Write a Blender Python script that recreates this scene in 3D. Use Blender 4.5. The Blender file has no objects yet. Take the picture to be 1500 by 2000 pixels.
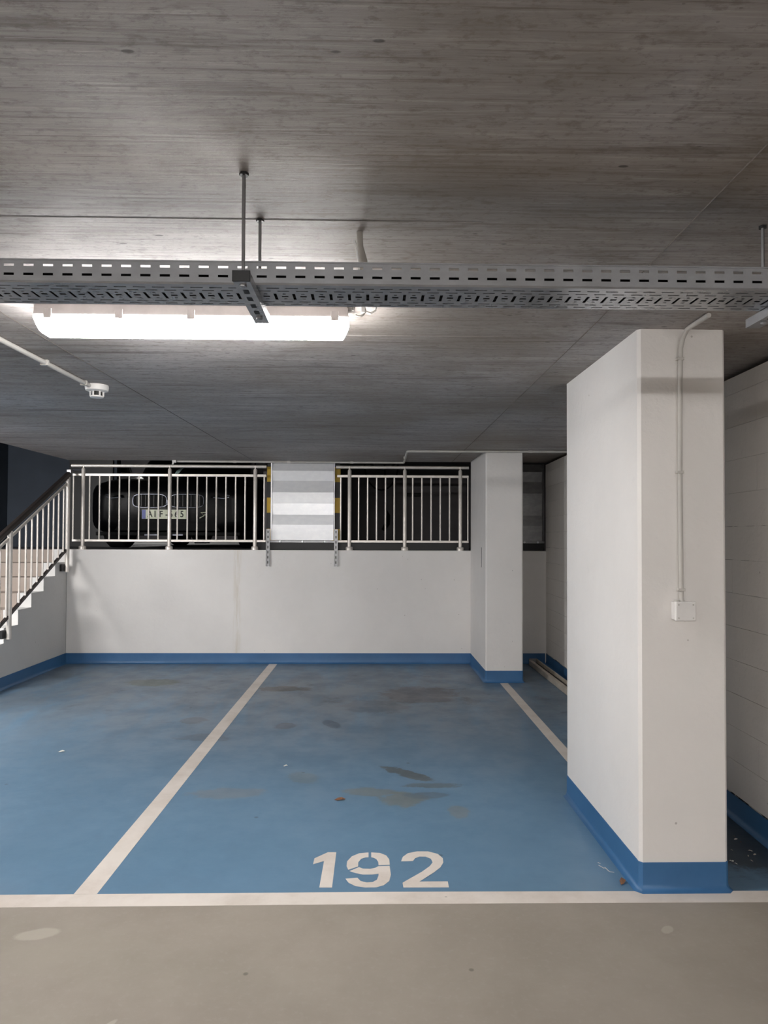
import bpy, bmesh, math, random
from mathutils import Vector, Matrix
random.seed(7)
scene = bpy.context.scene
col = scene.collection
PI = math.pi

# ------------------------------------------------------------------ camera
CAM_H = 1.40
F_PX, V0 = 1387.08, 1019.0
YAW, PITCH, ROLL = 0.0201, 0.0216, 0.0039
cam_d = bpy.data.cameras.new('camera'); cam = bpy.data.objects.new('camera', cam_d); col.objects.link(cam)
fwd = Vector((math.sin(YAW) * math.cos(PITCH), math.cos(YAW) * math.cos(PITCH), math.sin(PITCH)))
right0 = Vector((math.cos(YAW), -math.sin(YAW), 0)); up0 = right0.cross(fwd)
right = right0 * math.cos(ROLL) + up0 * math.sin(ROLL); up = up0 * math.cos(ROLL) - right0 * math.sin(ROLL)
cam.matrix_world = Matrix(((right.x, up.x, -fwd.x, 0), (right.y, up.y, -fwd.y, 0), (right.z, up.z, -fwd.z, CAM_H), (0, 0, 0, 1)))
cam_d.sensor_fit = 'VERTICAL'; cam_d.sensor_height = 36.0; cam_d.lens = 36.0 * F_PX / 2000.0
cam_d.shift_y = (V0 - 1000.0) / 2000.0
cam_d.clip_start = 0.05; cam_d.clip_end = 100
scene.camera = cam

# ------------------------------------------------------------------ world and exposure
w = bpy.data.worlds.new('world'); scene.world = w; w.use_nodes = True
w.node_tree.nodes['Background'].inputs[0].default_value = (0.02, 0.022, 0.025, 1)
w.node_tree.nodes['Background'].inputs[1].default_value = 1.0
# emission of each batten lamp (radiance of its diffuser); those on the opposite side are added fill
LAMP = dict(bay=95.0, lane=18.0, stair=330.0, stair_lane=8.0, wall=6.0, lane_end=8.0, rear_fill=150.0, rear_fill_stair=160.0, rear_fill_end=110.0, deck=60.0)
vs = scene.view_settings
scene.display_settings.display_device = 'sRGB'
vs.view_transform = 'Standard'; vs.look = 'None'; vs.exposure = 0.0; vs.gamma = 1.0; vs.use_curve_mapping = False
scene.cycles.max_bounces = 7; scene.cycles.diffuse_bounces = 5; scene.cycles.glossy_bounces = 4
scene.cycles.use_denoising = True; scene.cycles.adaptive_threshold = 0.08
scene.cycles.sample_clamp_indirect = 6.0

# ------------------------------------------------------------------ material helpers
def lin(c):
    return tuple(((v / 255.0) / 12.92 if v / 255.0 <= 0.04045 else ((v / 255.0 + 0.055) / 1.055) ** 2.4) for v in c)

class NT:
    def __init__(s, name):
        s.m = bpy.data.materials.new(name); s.m.use_nodes = True
        s.t = s.m.node_tree; s.n = s.t.nodes; s.l = s.t.links
        s.b = s.n['Principled BSDF']
        s.tc = s.n.new('ShaderNodeTexCoord')
        s.co = s.tc.outputs['Object']
    def put(s, socket, v):
        if hasattr(v, 'is_output'): s.l.new(v, socket)
        elif isinstance(v, (tuple, list)) and len(v) == 3 and socket.type == 'RGBA': socket.default_value = (*v, 1)
        else: socket.default_value = v
    def noise(s, scale=5, detail=4, rough=0.6, stretch=(1, 1, 1), dist=0.0, loc=(0, 0, 0), co=None):
        mp = s.n.new('ShaderNodeMapping'); s.l.new(co or s.co, mp.inputs[0])
        mp.inputs['Scale'].default_value = stretch; mp.inputs['Location'].default_value = loc
        k = s.n.new('ShaderNodeTexNoise'); s.l.new(mp.outputs[0], k.inputs['Vector'])
        k.inputs['Scale'].default_value = scale; k.inputs['Detail'].default_value = detail
        k.inputs['Roughness'].default_value = rough; k.inputs['Distortion'].default_value = dist
        return k.outputs['Fac']
    def vor(s, scale, stretch=(1, 1, 1)):
        mp = s.n.new('ShaderNodeMapping'); s.l.new(s.co, mp.inputs[0]); mp.inputs['Scale'].default_value = stretch
        k = s.n.new('ShaderNodeTexVoronoi'); s.l.new(mp.outputs[0], k.inputs['Vector']); k.inputs['Scale'].default_value = scale
        return k.outputs['Distance']
    def ramp(s, fac, a, b, va=0.0, vb=1.0):
        r = s.n.new('ShaderNodeMapRange'); s.l.new(fac, r.inputs[0])
        r.interpolation_type = 'SMOOTHSTEP'
        for i, v in zip((1, 2, 3, 4), (a, b, va, vb)): r.inputs[i].default_value = v
        return r.outputs[0]
    def math(s, op, a, b=0.0):
        k = s.n.new('ShaderNodeMath'); k.operation = op; s.put(k.inputs[0], a); s.put(k.inputs[1], b); return k.outputs[0]
    def mix(s, fac, a, b, mode='MIX'):
        k = s.n.new('ShaderNodeMix'); k.data_type = 'RGBA'; k.blend_type = mode
        s.put(k.inputs[0], fac); s.put(k.inputs[6], a); s.put(k.inputs[7], b); return k.outputs[2]
    def bump(s, h, strength=0.2, dist=0.01):
        k = s.n.new('ShaderNodeBump'); s.l.new(h, k.inputs['Height']); k.inputs['Strength'].default_value = strength
        k.inputs['Distance'].default_value = dist; s.l.new(k.outputs[0], s.b.inputs['Normal'])
    def xyz(s):
        k = s.n.new('ShaderNodeSeparateXYZ'); s.l.new(s.co, k.inputs[0]); return k.outputs
    def blob(s, x, y, rx, ry, warp, amp=0.5, ang=0.0):
        """soft ellipse mask on the floor with an edge broken up by noise (1 inside)"""
        mp = s.n.new('ShaderNodeMapping'); mp.vector_type = 'TEXTURE'; s.l.new(s.co, mp.inputs[0])
        mp.inputs['Location'].default_value = (x, y, 0); mp.inputs['Rotation'].default_value = (0, 0, ang); mp.inputs['Scale'].default_value = (rx, ry, 1)
        ln = s.n.new('ShaderNodeVectorMath'); ln.operation = 'LENGTH'; s.l.new(mp.outputs[0], ln.inputs[0])
        d = s.math('ADD', ln.outputs['Value'], s.math('MULTIPLY', s.math('SUBTRACT', warp, 0.5), amp * 4))
        return s.ramp(d, 1.05, 0.75)
    def done(s, base, rough=0.6, metal=0.0, spec=0.5, coat=0.0):
        s.put(s.b.inputs['Base Color'], base); s.put(s.b.inputs['Roughness'], rough)
        s.b.inputs['Metallic'].default_value = metal; s.b.inputs['Specular IOR Level'].default_value = spec
        s.b.inputs['Coat Weight'].default_value = coat
        return s.m

def simple(name, c, rough=0.5, metal=0.0, var=0.12, scale=8, spec=0.5, coat=0.0, bump=0.0):
    t = NT(name); f = t.noise(scale, 4)
    base = t.mix(t.ramp(f, 0.3, 0.7), tuple(v * (1 - var) for v in c), tuple(min(1, v * (1 + var)) for v in c))
    if bump: t.bump(t.noise(scale * 6, 3), bump, 0.004)
    return t.done(base, rough, metal, spec, coat)

M = {}
def mk_ceiling():
    t = NT('board_marked_concrete')
    fine = t.noise(1.0, 8, 0.75, (2.2, 95, 1), 0.25)
    mid = t.noise(1.0, 7, 0.7, (1.0, 11, 1), 0.6)
    blot = t.noise(1.1, 6, 0.65, (0.8, 1.5, 1), 0.4)
    grain = t.noise(26, 5, 0.7, (0.6, 1.5, 1))
    base = t.mix(t.ramp(blot, 0.25, 0.75), lin((152, 147, 145)), lin((180, 176, 175)))
    base = t.mix(t.ramp(mid, 0.52, 0.66, 0, 0.65), base, lin((192, 188, 186)))
    base = t.mix(t.ramp(mid, 0.47, 0.34, 0, 0.7), base, lin((112, 106, 102)))
    base = t.mix(t.ramp(fine, 0.52, 0.66, 0, 0.6), base, lin((204, 200, 198)))
    base = t.mix(t.ramp(fine, 0.48, 0.34, 0, 0.65), base, lin((88, 80, 75)))
    base = t.mix(t.ramp(grain, 0.54, 0.68, 0, 0.5), base, lin((98, 92, 88)))
    base = t.mix(t.ramp(t.noise(48, 4, 0.7, (0.8, 1.2, 1), loc=(2, 5, 0)), 0.52, 0.70, 0, 0.5), base, lin((104, 96, 90)))
    base = t.mix(t.ramp(t.noise(5.5, 6, 0.7, (0.8, 1.3, 1), 0.8, (9, 4, 0)), 0.55, 0.72, 0, 0.45), base, lin((118, 108, 99)))
    warm = t.math('MULTIPLY', t.ramp(t.xyz()[0], -1.2, 0.9, 0.45, 1.0), t.ramp(t.noise(0.9, 5, 0.6, loc=(7, 3, 0)), 0.35, 0.65))  # tint of the mixed lighting, put into the concrete colour
    base = t.mix(t.math('MULTIPLY', warm, 0.6), base, lin((126, 114, 100)))
    base = t.mix(t.ramp(t.noise(3.2, 6, 0.7, (0.6, 1.8, 1), loc=(3, 1, 0)), 0.56, 0.76, 0, 0.6), base, lin((130, 123, 117)))
    base = t.mix(t.ramp(t.vor(5.0, (1, 2.4, 1)), 0.07, 0.045, 0, 0.75), base, lin((48, 43, 40)))
    base = t.mix(t.ramp(t.vor(17.0, (1, 1.6, 1)), 0.07, 0.05, 0, 0.35), base, lin((60, 54, 50)))
    rust = t.blob(-0.17, 1.47, 0.14, 0.06, t.noise(30, 5), 0.35)
    base = t.mix(t.math('MULTIPLY', rust, 0.45), base, lin((140, 108, 64)))
    dk = t.blob(0.0, 1.30, 0.05, 0.02, t.noise(20, 4), 0.25)
    base = t.mix(t.math('MULTIPLY', dk, 0.6), base, lin((84, 70, 60)))
    h = t.math('ADD', t.math('MULTIPLY', fine, 0.5), t.math('ADD', t.math('MULTIPLY', mid, 0.5), t.math('MULTIPLY', grain, 0.25)))
    t.bump(h, 0.22, 0.010)
    return t.done(base, t.ramp(blot, 0.3, 0.7, 0.55, 0.8), 0, 0.4)
M['ceiling'] = mk_ceiling()

def mk_blue_floor():
    t = NT('blue_floor_coating')
    big = t.noise(0.7, 5, 0.6); mid = t.noise(3.0, 6, 0.65); streak = t.noise(1.2, 6, 0.7, (3, 0.8, 1), 0.4)
    base = t.mix(t.ramp(big, 0.3, 0.7), lin((90, 122, 148)), lin((99, 131, 157)))
    base = t.mix(t.ramp(mid, 0.5, 0.8, 0, 0.35), base, lin((96, 120, 142)))
    # streaky grey tint, stronger towards the heads of the bays
    gy = t.xyz()[1]
    back_grey = t.math('MULTIPLY', t.ramp(gy, 3.9, 6.3), t.ramp(streak, 0.25, 0.6))
    base = t.mix(t.math('MULTIPLY', back_grey, 0.75), base, lin((108, 116, 124)))
    smudge = t.math('MULTIPLY', t.ramp(gy, 4.6, 6.0), t.ramp(t.noise(2.2, 7, 0.72, (1, 1.1, 1), 0.6, (5, 2, 0)), 0.56, 0.72))
    base = t.mix(t.math('MULTIPLY', smudge, 0.7), base, lin((72, 76, 80)))
    wn = t.noise(6.5, 7, 0.72, (1, 1.3, 1), 0.5)
    for (x, y, rx, ry, c, a, am, an) in (
        (-2.06, 6.87, 0.28, 0.18, (92, 100, 92), 0.85, 0.3, 0), (-0.80, 6.58, 0.25, 0.12, (76, 74, 72), 0.8, 0.4, 0),
        (0.46, 6.35, 0.35, 0.35, (84, 78, 82), 0.7, 0.5, 0), (0.05, 5.9, 0.3, 0.25, (86, 90, 98), 0.5, 0.5, 0),
        (0.24, 4.22, 0.20, 0.055, (80, 86, 88), 0.85, 0.55, -0.75), (0.36, 4.03, 0.16, 0.045, (84, 94, 98), 0.7, 0.5, 0.05),
        (0.19, 3.83, 0.13, 0.115, (108, 114, 112), 0.8, 0.5, 0.1), (0.02, 3.93, 0.16, 0.07, (108, 116, 116), 0.75, 0.4, -0.1),
        (0.31, 3.88, 0.13, 0.05, (88, 104, 118), 0.7, 0.3, 0), (-0.38, 4.17, 0.09, 0.12, (100, 116, 124), 0.7, 0.3, 0.6),
        (0.46, 3.65, 0.06, 0.09, (116, 122, 120), 0.6, 0.35, 0), (-0.78, 3.92, 0.22, 0.09, (116, 122, 124), 0.55, 0.45, 0),
        (-0.28, 5.35, 0.06, 0.13, (70, 86, 104), 0.8, 0.3, 0.4), (-0.62, 5.3, 0.08, 0.1, (86, 92, 104), 0.7, 0.3, 0),
        (-1.33, 5.45, 0.1, 0.12, (88, 96, 104), 0.7, 0.4, 0), (-1.15, 5.0, 0.2, 0.1, (84, 94, 106), 0.6, 0.5, 0),
        (1.70, 3.40, 0.50, 0.48, (44, 48, 54), 0.85, 0.25, 0), (1.72, 4.4, 0.5, 0.9, (52, 60, 72), 0.7, 0.2, 0)):  # last two: shade right of the column, put into the floor colour
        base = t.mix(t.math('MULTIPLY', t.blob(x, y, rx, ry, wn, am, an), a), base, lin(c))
    base = t.mix(t.ramp(t.vor(3.5), 0.05, 0.03, 0, 0.6), base, lin((60, 72, 84)))
    t.bump(t.noise(14, 4), 0.08, 0.01)
    return t.done(base, t.ramp(mid, 0.35, 0.7, 0.34, 0.52), 0, 0.45)
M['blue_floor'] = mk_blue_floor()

def mk_lane():
    t = NT('grey_lane_coating')
    base = t.mix(t.ramp(t.noise(1.5, 6, 0.65), 0.3, 0.7), lin((139, 131, 121)), lin((151, 143, 133)))
    base = t.mix(t.ramp(t.noise(45, 3), 0.5, 0.8, 0, 0.3), base, lin((160, 152, 143)))
    wn = t.noise(9, 4)
    for (x, y, rx, ry, an) in ((-0.97, 2.02, 0.06, 0.03, 0.4), (0.33, 2.0, 0.025, 0.04, 0.5), (-0.75, 2.06, 0.012, 0.05, -0.5), (-1.16, 2.55, 0.08, 0.04, 0.2), (1.07, 2.55, 0.035, 0.02, 0.8)):
        base = t.mix(t.math('MULTIPLY', t.blob(x, y, rx, ry, wn, 0.2, an), 0.7), base, lin((172, 164, 154)))
    base = t.mix(t.ramp(t.vor(4.0), 0.045, 0.02, 0, 0.7), base, lin((92, 86, 80)))
    t.bump(t.noise(120, 2), 0.1, 0.003)
    return t.done(base, 0.6, 0, 0.35)
M['lane'] = mk_lane()

def mk_white_wall(name, c, seam=None):
    t = NT(name)
    base = t.mix(t.ramp(t.noise(1.3, 5), 0.3, 0.7), lin(tuple(v - 7 for v in c)), lin(c))
    base = t.mix(t.ramp(t.noise(5, 6, 0.7), 0.62, 0.8, 0, 0.25), base, lin(tuple(v - 30 for v in c)))
    base = t.mix(t.ramp(t.vor(6.0), 0.035, 0.02, 0, 0.5), base, lin((120, 112, 106)))
    if seam is not None:   # yellowed run-off marks under a formwork joint
        x = t.xyz()[0]
        band = t.math('MULTIPLY', t.ramp(t.math('ABSOLUTE', t.math('SUBTRACT', x, seam)), 0.06, 0.01), t.ramp(t.noise(6, 5, 0.7, (8, 1, 0.6)), 0.35, 0.65))
        base = t.mix(t.math('MULTIPLY', band, 0.4), base, lin((196, 184, 160)))
    h = t.math('ADD', t.noise(7, 5), t.math('MULTIPLY', t.noise(30, 4), 0.5))
    t.bump(h, 0.4, 0.010)
    return t.done(base, 0.62, 0, 0.35)
M['white_wall'] = mk_white_wall('white_painted_concrete', (233, 230, 227), -1.46)
M['grey_wall'] = mk_white_wall('grey_painted_concrete', (212, 211, 209))
M['block'] = mk_white_wall('white_painted_block', (228, 224, 219))

def mk_joint():
    t = NT('block_joint')
    base = t.mix(t.ramp(t.noise(7, 3, 0.6, (1, 1, 4)), 0.47, 0.55), lin((205, 200, 194)), lin((36, 33, 31)))
    return t.done(base, 0.8)
M['joint'] = mk_joint()

def mk_skirt():
    t = NT('blue_skirting_paint')
    base = t.mix(t.ramp(t.noise(2.5, 5), 0.3, 0.7), lin((46, 94, 138)), lin((56, 104, 150)))
    base = t.mix(t.ramp(t.noise(9, 5, 0.7), 0.64, 0.8, 0, 0.4), base, lin((70, 112, 150)))
    t.bump(t.noise(20, 3), 0.1, 0.005)
    return t.done(base, 0.42, 0, 0.5)
M['skirt'] = mk_skirt()

def mk_line():
    t = NT('white_road_paint')
    base = t.mix(t.ramp(t.noise(3, 6, 0.7), 0.35, 0.75), lin((216, 208, 200)), lin((198, 188, 178)))
    base = t.mix(t.ramp(t.noise(11, 5, 0.75), 0.62, 0.8, 0, 0.4), base, lin((190, 176, 162)))
    base = t.mix(t.ramp(t.vor(7.0), 0.05, 0.03, 0, 0.5), base, lin((140, 132, 126)))
    return t.done(base, 0.55, 0, 0.4)
M['line'] = mk_line()

def mk_galv(name, a, b, rough, metal=1.0):
    t = NT(name)
    base = t.mix(t.ramp(t.noise(14, 5, 0.6, (1, 1.6, 1.6)), 0.35, 0.7), lin(a), lin(b))
    return t.done(base, rough, metal)
M['galv'] = mk_galv('galvanised_steel', (160, 162, 166), (172, 174, 178), 0.27, 0.62)
M['galv_dark'] = mk_galv('dull_galvanised_steel', (140, 140, 142), (154, 154, 155), 0.42)
M['alu'] = mk_galv('aluminium_sheet', (232, 233, 236), (238, 239, 241), 0.36, 0.5)
M['steel_rail'] = simple('brushed_stainless_steel', lin((226, 220, 213)), 0.40, 0.45, 0.05, 20)
M['lamp_housing'] = simple('grey_lamp_plastic', lin((205, 198, 196)), 0.5)
M['white_plastic'] = simple('white_plastic', lin((226, 224, 222)), 0.42, var=0.04)
M['grey_conduit'] = simple('pale_grey_conduit', lin((190, 187, 182)), 0.5, var=0.06)
M['drop_pipe'] = simple('grey_flexible_pipe', lin((150, 146, 140)), 0.4, var=0.1)
M['dark_steel'] = simple('black_painted_steel', lin((14, 14, 16)), 0.5)
M['rail_dark'] = simple('dark_handrail', lin((44, 38, 36)), 0.45)
M['yellow'] = simple('hazard_yellow', lin((196, 160, 40)), 0.55)
M['rubber'] = simple('black_rubber', lin((14, 14, 15)), 0.75, spec=0.2)
M['car_paint'] = simple('black_car_paint', lin((5, 5, 7)), 0.30, 0.0, 0.05, spec=0.10)
M['car_glass'] = simple('dark_car_glass', lin((8, 10, 13)), 0.12, 0.0, 0.0, spec=0.3)
M['chrome'] = simple('dark_chrome', lin((92, 94, 102)), 0.3, 1.0, 0.02)
M['head_glass'] = simple('headlight_glass', lin((130, 134, 146)), 0.15, 0.4)
M['plate'] = simple('plate_white', lin((196, 200, 176)), 0.4, var=0.03)
M['plate_blue'] = simple('plate_blue', lin((34, 56, 150)), 0.4)
M['ink'] = simple('plate_black', lin((14, 14, 14)), 0.6)
M['light_patch'] = simple('pale_light_patch', lin((206, 236, 232)), 0.6)
M['step'] = mk_white_wall('step_concrete', (160, 148, 139))
M['dark_wall'] = simple('dark_blue_grey_wall', lin((56, 64, 75)), 0.8, var=0.15, scale=1.2)
M['deck_wall'] = simple('dark_grey_wall', lin((92, 89, 91)), 0.8, var=0.12, scale=1.5)
M['deck'] = simple('dark_deck', lin((84, 84, 86)), 0.6, var=0.15, scale=2)
M['pale_wall'] = simple('pale_far_wall', lin((200, 200, 198)), 0.7, var=0.05, scale=2)
M['beige_rail'] = simple('beige_coated_metal', lin((196, 186, 172)), 0.5, 0.2)
M['leaf'] = simple('dry_leaf', lin((120, 84, 60)), 0.8, var=0.3, scale=60)
M['paper'] = simple('paper_scrap', lin((222, 222, 214)), 0.8, var=0.05)

def mk_emit(name, strength):
    t = NT(name); t.b.inputs['Emission Color'].default_value = (1.0, 0.975, 0.955, 1)
    t.b.inputs['Emission Strength'].default_value = strength
    return t.done((0.9, 0.9, 0.9), 0.5)
for k_, v_ in LAMP.items(): M['emit_' + k_] = mk_emit('lamp_diffuser_' + k_, v_)
M['emit'] = M['emit_bay']
M['seam'] = simple('dirty_joint', lin((92, 86, 80)), 0.85)

# ------------------------------------------------------------------ mesh helpers (world coordinates in, local to the parent out)
class MB:
    def __init__(s): s.v = []; s.f = []
    def add(s, vs, fs):
        o = len(s.v); s.v += [tuple(p) for p in vs]; s.f += [tuple(i + o for i in f) for f in fs]; return s
    def box(s, x0, x1, y0, y1, z0, z1):
        return s.add([(x0, y0, z0), (x1, y0, z0), (x1, y1, z0), (x0, y1, z0), (x0, y0, z1), (x1, y0, z1), (x1, y1, z1), (x0, y1, z1)],
                     [(3, 2, 1, 0), (4, 5, 6, 7), (0, 1, 5, 4), (1, 2, 6, 5), (2, 3, 7, 6), (3, 0, 4, 7)])
    def prism(s, poly, axis, a0, a1):
        """poly is 2-D: axis 'x' -> (y, z), 'y' -> (x, z), 'z' -> (x, y)"""
        def P(p, a): return {'x': (a, p[0], p[1]), 'y': (p[0], a, p[1]), 'z': (p[0], p[1], a)}[axis]
        n = len(poly)
        return s.add([P(p, a0) for p in poly] + [P(p, a1) for p in poly],
                     [tuple(range(n))[::-1], tuple(range(n, 2 * n))] + [(i, (i + 1) % n, n + (i + 1) % n, n + i) for i in range(n)])
    def loft(s, rings, cap=True):
        n = len(rings[0]); vs = [p for r in rings for p in r]; fs = []
        for k in range(len(rings) - 1):
            for i in range(n):
                a, b = k * n + i, k * n + (i + 1) % n
                fs.append((a, b, b + n, a + n))
        if cap: fs += [tuple(range(n))[::-1], tuple(range((len(rings) - 1) * n, len(rings) * n))]
        return s.add(vs, fs)
    def tube(s, pts, r, seg=10, closed=False):
        pts = [Vector(p) for p in pts]; n = len(pts); rings = []
        for i, p in enumerate(pts):
            a = pts[(i - 1) % n] if (closed or i) else p; b = pts[(i + 1) % n] if (closed or i < n - 1) else p
            d = (b - a).normalized()
            ref = Vector((0, 0, 1)) if abs(d.z) < 0.9 else Vector((1, 0, 0))
            if i and not closed and rings: ref = last
            u = (ref - d * ref.dot(d)).normalized() if (ref - d * ref.dot(d)).length > 1e-6 else d.orthogonal().normalized()
            last = u; v = d.cross(u)
            rr = r[i] if isinstance(r, (list, tuple)) else r
            rings.append([p + (u * math.cos(2 * PI * k / seg) + v * math.sin(2 * PI * k / seg)) * rr for k in range(seg)])
        if closed: rings.append(rings[0]); return s.loft(rings, False)
        return s.loft(rings)
    def lathe(s, prof, c, seg=24):
        """prof (r, z) turned about a vertical axis through c"""
        return s.loft([[(c[0] + r * math.cos(2 * PI * k / seg), c[1] + r * math.sin(2 * PI * k / seg), c[2] + z) for k in range(seg)] for r, z in prof])
    def build(s, name, mat, parent=None, bevel=0.0, smooth=True, solid=0.0):
        me = bpy.data.meshes.new(name)
        o = Vector((0, 0, 0)); q = parent
        while q is not None: o += q.location; q = q.parent
        me.from_pydata([tuple(Vector(p) - o) for p in s.v], [], s.f)
        bm = bmesh.new(); bm.from_mesh(me); bmesh.ops.remove_doubles(bm, verts=bm.verts, dist=1e-6)
        bmesh.ops.recalc_face_normals(bm, faces=bm.faces); bm.to_mesh(me); bm.free()
        me.materials.append(M[mat])
        if smooth:
            me.polygons.foreach_set('use_smooth', [True] * len(me.polygons)); me.set_sharp_from_angle(angle=0.65)
        ob = bpy.data.objects.new(name, me); col.objects.link(ob)
        if parent is not None: ob.parent = parent
        if solid:
            m = ob.modifiers.new('thickness', 'SOLIDIFY'); m.thickness = solid; m.offset = 0
        if bevel:
            m = ob.modifiers.new('edge', 'BEVEL'); m.width = bevel; m.segments = 2; m.limit_method = 'ANGLE'; m.angle_limit = 0.7
        return ob

def tag(o, label, cat, group=None, kind=None):
    o['label'] = label; o['category'] = cat
    if group: o['group'] = group
    if kind: o['kind'] = kind
    return o
def struct(o, label=None):
    o['kind'] = 'structure'
    if label: o['label'] = label
    return o
def empty(name, loc):
    o = bpy.data.objects.new(name, None); o.empty_display_size = 0.1; col.objects.link(o); o.location = loc; return o
def thing(name, loc, label, cat, group=None): return tag(empty(name, loc), label, cat, group)
def dup(o, off, parent='same'):
    c = o.copy(); col.objects.link(c); c.location = o.location + Vector(off)
    if parent != 'same': c.parent = parent
    return c
def copy_tree(o, off=(0, 0, 0), parent=None):
    c = o.copy(); col.objects.link(c); c.location = o.location + Vector(off); c.parent = parent
    for ch in list(o.children): copy_tree(ch, (0, 0, 0), c)
    return c
def box(name, mat, parent, x0, x1, y0, y1, z0, z1, bevel=0.0): return MB().box(x0, x1, y0, y1, z0, z1).build(name, mat, parent, bevel)

# ------------------------------------------------------------------ sizes of the place (metres)
H = 2.2424                       # ceiling
WY = 7.89                        # face of the parapet wall
WT = 1.2515                      # top of the parapet = upper deck
SK = 0.1146                      # skirting height
XL = -3.33                       # stair side wall face
RISE, RUN = 0.1390, 0.26
def nose(k): return (7.86 - RUN * k, WT - RISE * k)       # nosing of step k below the deck

# ------------------------------------------------------------------ the shell
o = struct(MB().box(-9, 6, 2.80, WY, -0.2, 0.0).build('floor', 'blue_floor'), 'blue coated parking bay floor with grey stains and shade painted in beside the column')
o = struct(MB().box(-9, 6, -8, 2.80, -0.2, 0.0).build('floor_lane', 'lane'), 'grey coated driving lane in front of the bay')
cl = struct(MB().prism([(-9, -8), (6, -8), (6, 7.93), (XL - 0.02, 7.93), (XL - 0.02, 5.3), (-9, 5.3)], 'z', H, H + 0.26).build('ceiling', 'ceiling', smooth=False), 'board marked raw concrete ceiling slab')
for pts, wd in (([(0.84, 1.0), (0.845, 1.47), (0.858, 2.146), (0.883, 2.712), (0.908, 6.2), (0.915, 7.9)], 0.005), ([(-1.40, 2.2), (-1.388, 3.1), (-1.36, 4.47), (-1.295, 7.9)], 0.0035)):
    m = MB()
    for (x0, y0), (x1, y1) in zip(pts, pts[1:]): m.add([(x0 - wd / 2, y0, H + 0.001), (x0 + wd / 2, y0, H + 0.001), (x1 + wd / 2, y1, H + 0.001), (x1 - wd / 2, y1, H + 0.001), (x0, y0, H - 0.0025), (x1, y1, H - 0.0025)], [(0, 4, 5, 3), (1, 2, 5, 4), (0, 3, 2, 1), (0, 1, 4), (3, 5, 2)])
    m.build('formwork_seam', 'seam', cl)
for y0, xa, xb in ((1.873, -1.3, 0.30), (2.95, -1.36, 0.6), (4.55, -3.1, -1.36)):
    MB().prism([(y0, H + .001), (y0 + .003, H - .0009), (y0 + .006, H + .001)], 'x', xa, xb).build('formwork_seam', 'ceiling', cl)
wb = struct(MB().box(XL, 1.99, WY, 8.08, 0, WT).build('wall_back', 'white_wall', bevel=0.004), 'white painted parapet wall below the railing')
struct(MB().box(-9, 6.0, 12.0, 18, 1.02, WT).build('floor_deck_rear', 'pale_wall'), 'pale floor of the upper level far behind the car')
struct(MB().box(-9, 6.0, 8.0801, 12.0, 1.02, WT).build('floor_deck', 'deck'), 'dark deck of the upper parking level')
struct(MB().box(-9, 6.0, 8.0801, 18, 3.49, 3.6).build('ceiling_deck', 'deck_wall'))
struct(MB().box(XL - 6, 6.0, 7.93, 8.0, H + 0.26, 3.6).build('wall_upstand', 'deck_wall'))
# stair side wall with the stepped top
prof = [(WY, 0), (WY, WT)]
for k in range(0, 9):
    y, z = nose(k); prof += [(y, WT - RISE * k), (y, WT - RISE * (k + 1))]
prof = [(WY, 0), (WY, WT)] + prof[2:]
prof = [p for p in prof if p[1] > -0.01]; prof[-1] = (prof[-1][0], 0.0)
struct(MB().prism(prof, 'x', XL - 0.14, XL).build('wall_left', 'grey_wall', smooth=False), 'grey painted stair side wall with a stepped top')
st = thing('staircase', (-4.15, 6.6, 0), 'pale concrete steps climbing behind the sloping railing', 'stairs')
for k in range(0, 9):
    y, z = nose(k); z = WT - RISE * (k + 1)
    if z > 0.01: box('step', 'step', st, -4.84, XL - 0.142, y - RUN, WY if k == 0 else nose(k - 1)[0] - RUN, 0.0, z, 0.004)
box('landing', 'step', st, -4.84, XL - 0.142, 7.60 + RUN, 8.079, 0, WT - 0.002, 0.004)
for o in st.children:
    if o.name.startswith('step') : pass
struct(MB().box(-5.0, -4.85, 4.5, 9.6, 0, 3.49).build('wall_stairwell', 'dark_wall'), 'dark blue grey stairwell wall')
struct(MB().box(-9.0, -3.40, 9.6, 9.75, WT, 3.49).build('wall_deck_corner', 'dark_wall'), 'dark blue grey wall behind the stair head')
d1 = struct(MB().box(-4.02, -3.44, 9.565, 9.5995, WT, 3.30).build('wall_shade_panel', 'dark_steel', bevel=0.004), 'added black panel standing for shade on the wall beside the car')  # added black panel: the wall's shade near the car, made as a dark sheet
box('shade_panel_handle', 'chrome', d1, -3.96, -3.84, 9.535, 9.5645, 2.27, 2.29, 0.004)
struct(MB().box(-1.25, -1.13, 8.35, 17.9, WT, 3.49).build('wall_deck_partition', 'deck_wall'))
struct(MB().box(-1.13, 6, 10.6, 10.75, WT, 3.49).build('wall_deck_rear', 'deck_wall'), 'dark grey wall beyond the railing')
struct(MB().box(-9, 6, 17.9, 18, WT, 3.49).build('wall_far', 'deck_wall'))
struct(MB().box(-9.1, 6, -8.1, -8.0, 0, H).build('wall_front', 'white_wall'))
struct(MB().box(-9.1, -9.0, -8, 5.3, 0, H).build('wall_lane_side', 'white_wall'))
struct(MB().box(-9, -4.85, 5.3, 5.4, 0, 3.49).build('wall_stair_front', 'white_wall'))
struct(MB().box(6, 6.1, -8, 8, 0, H).build('wall_lane_end', 'white_wall'))

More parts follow.
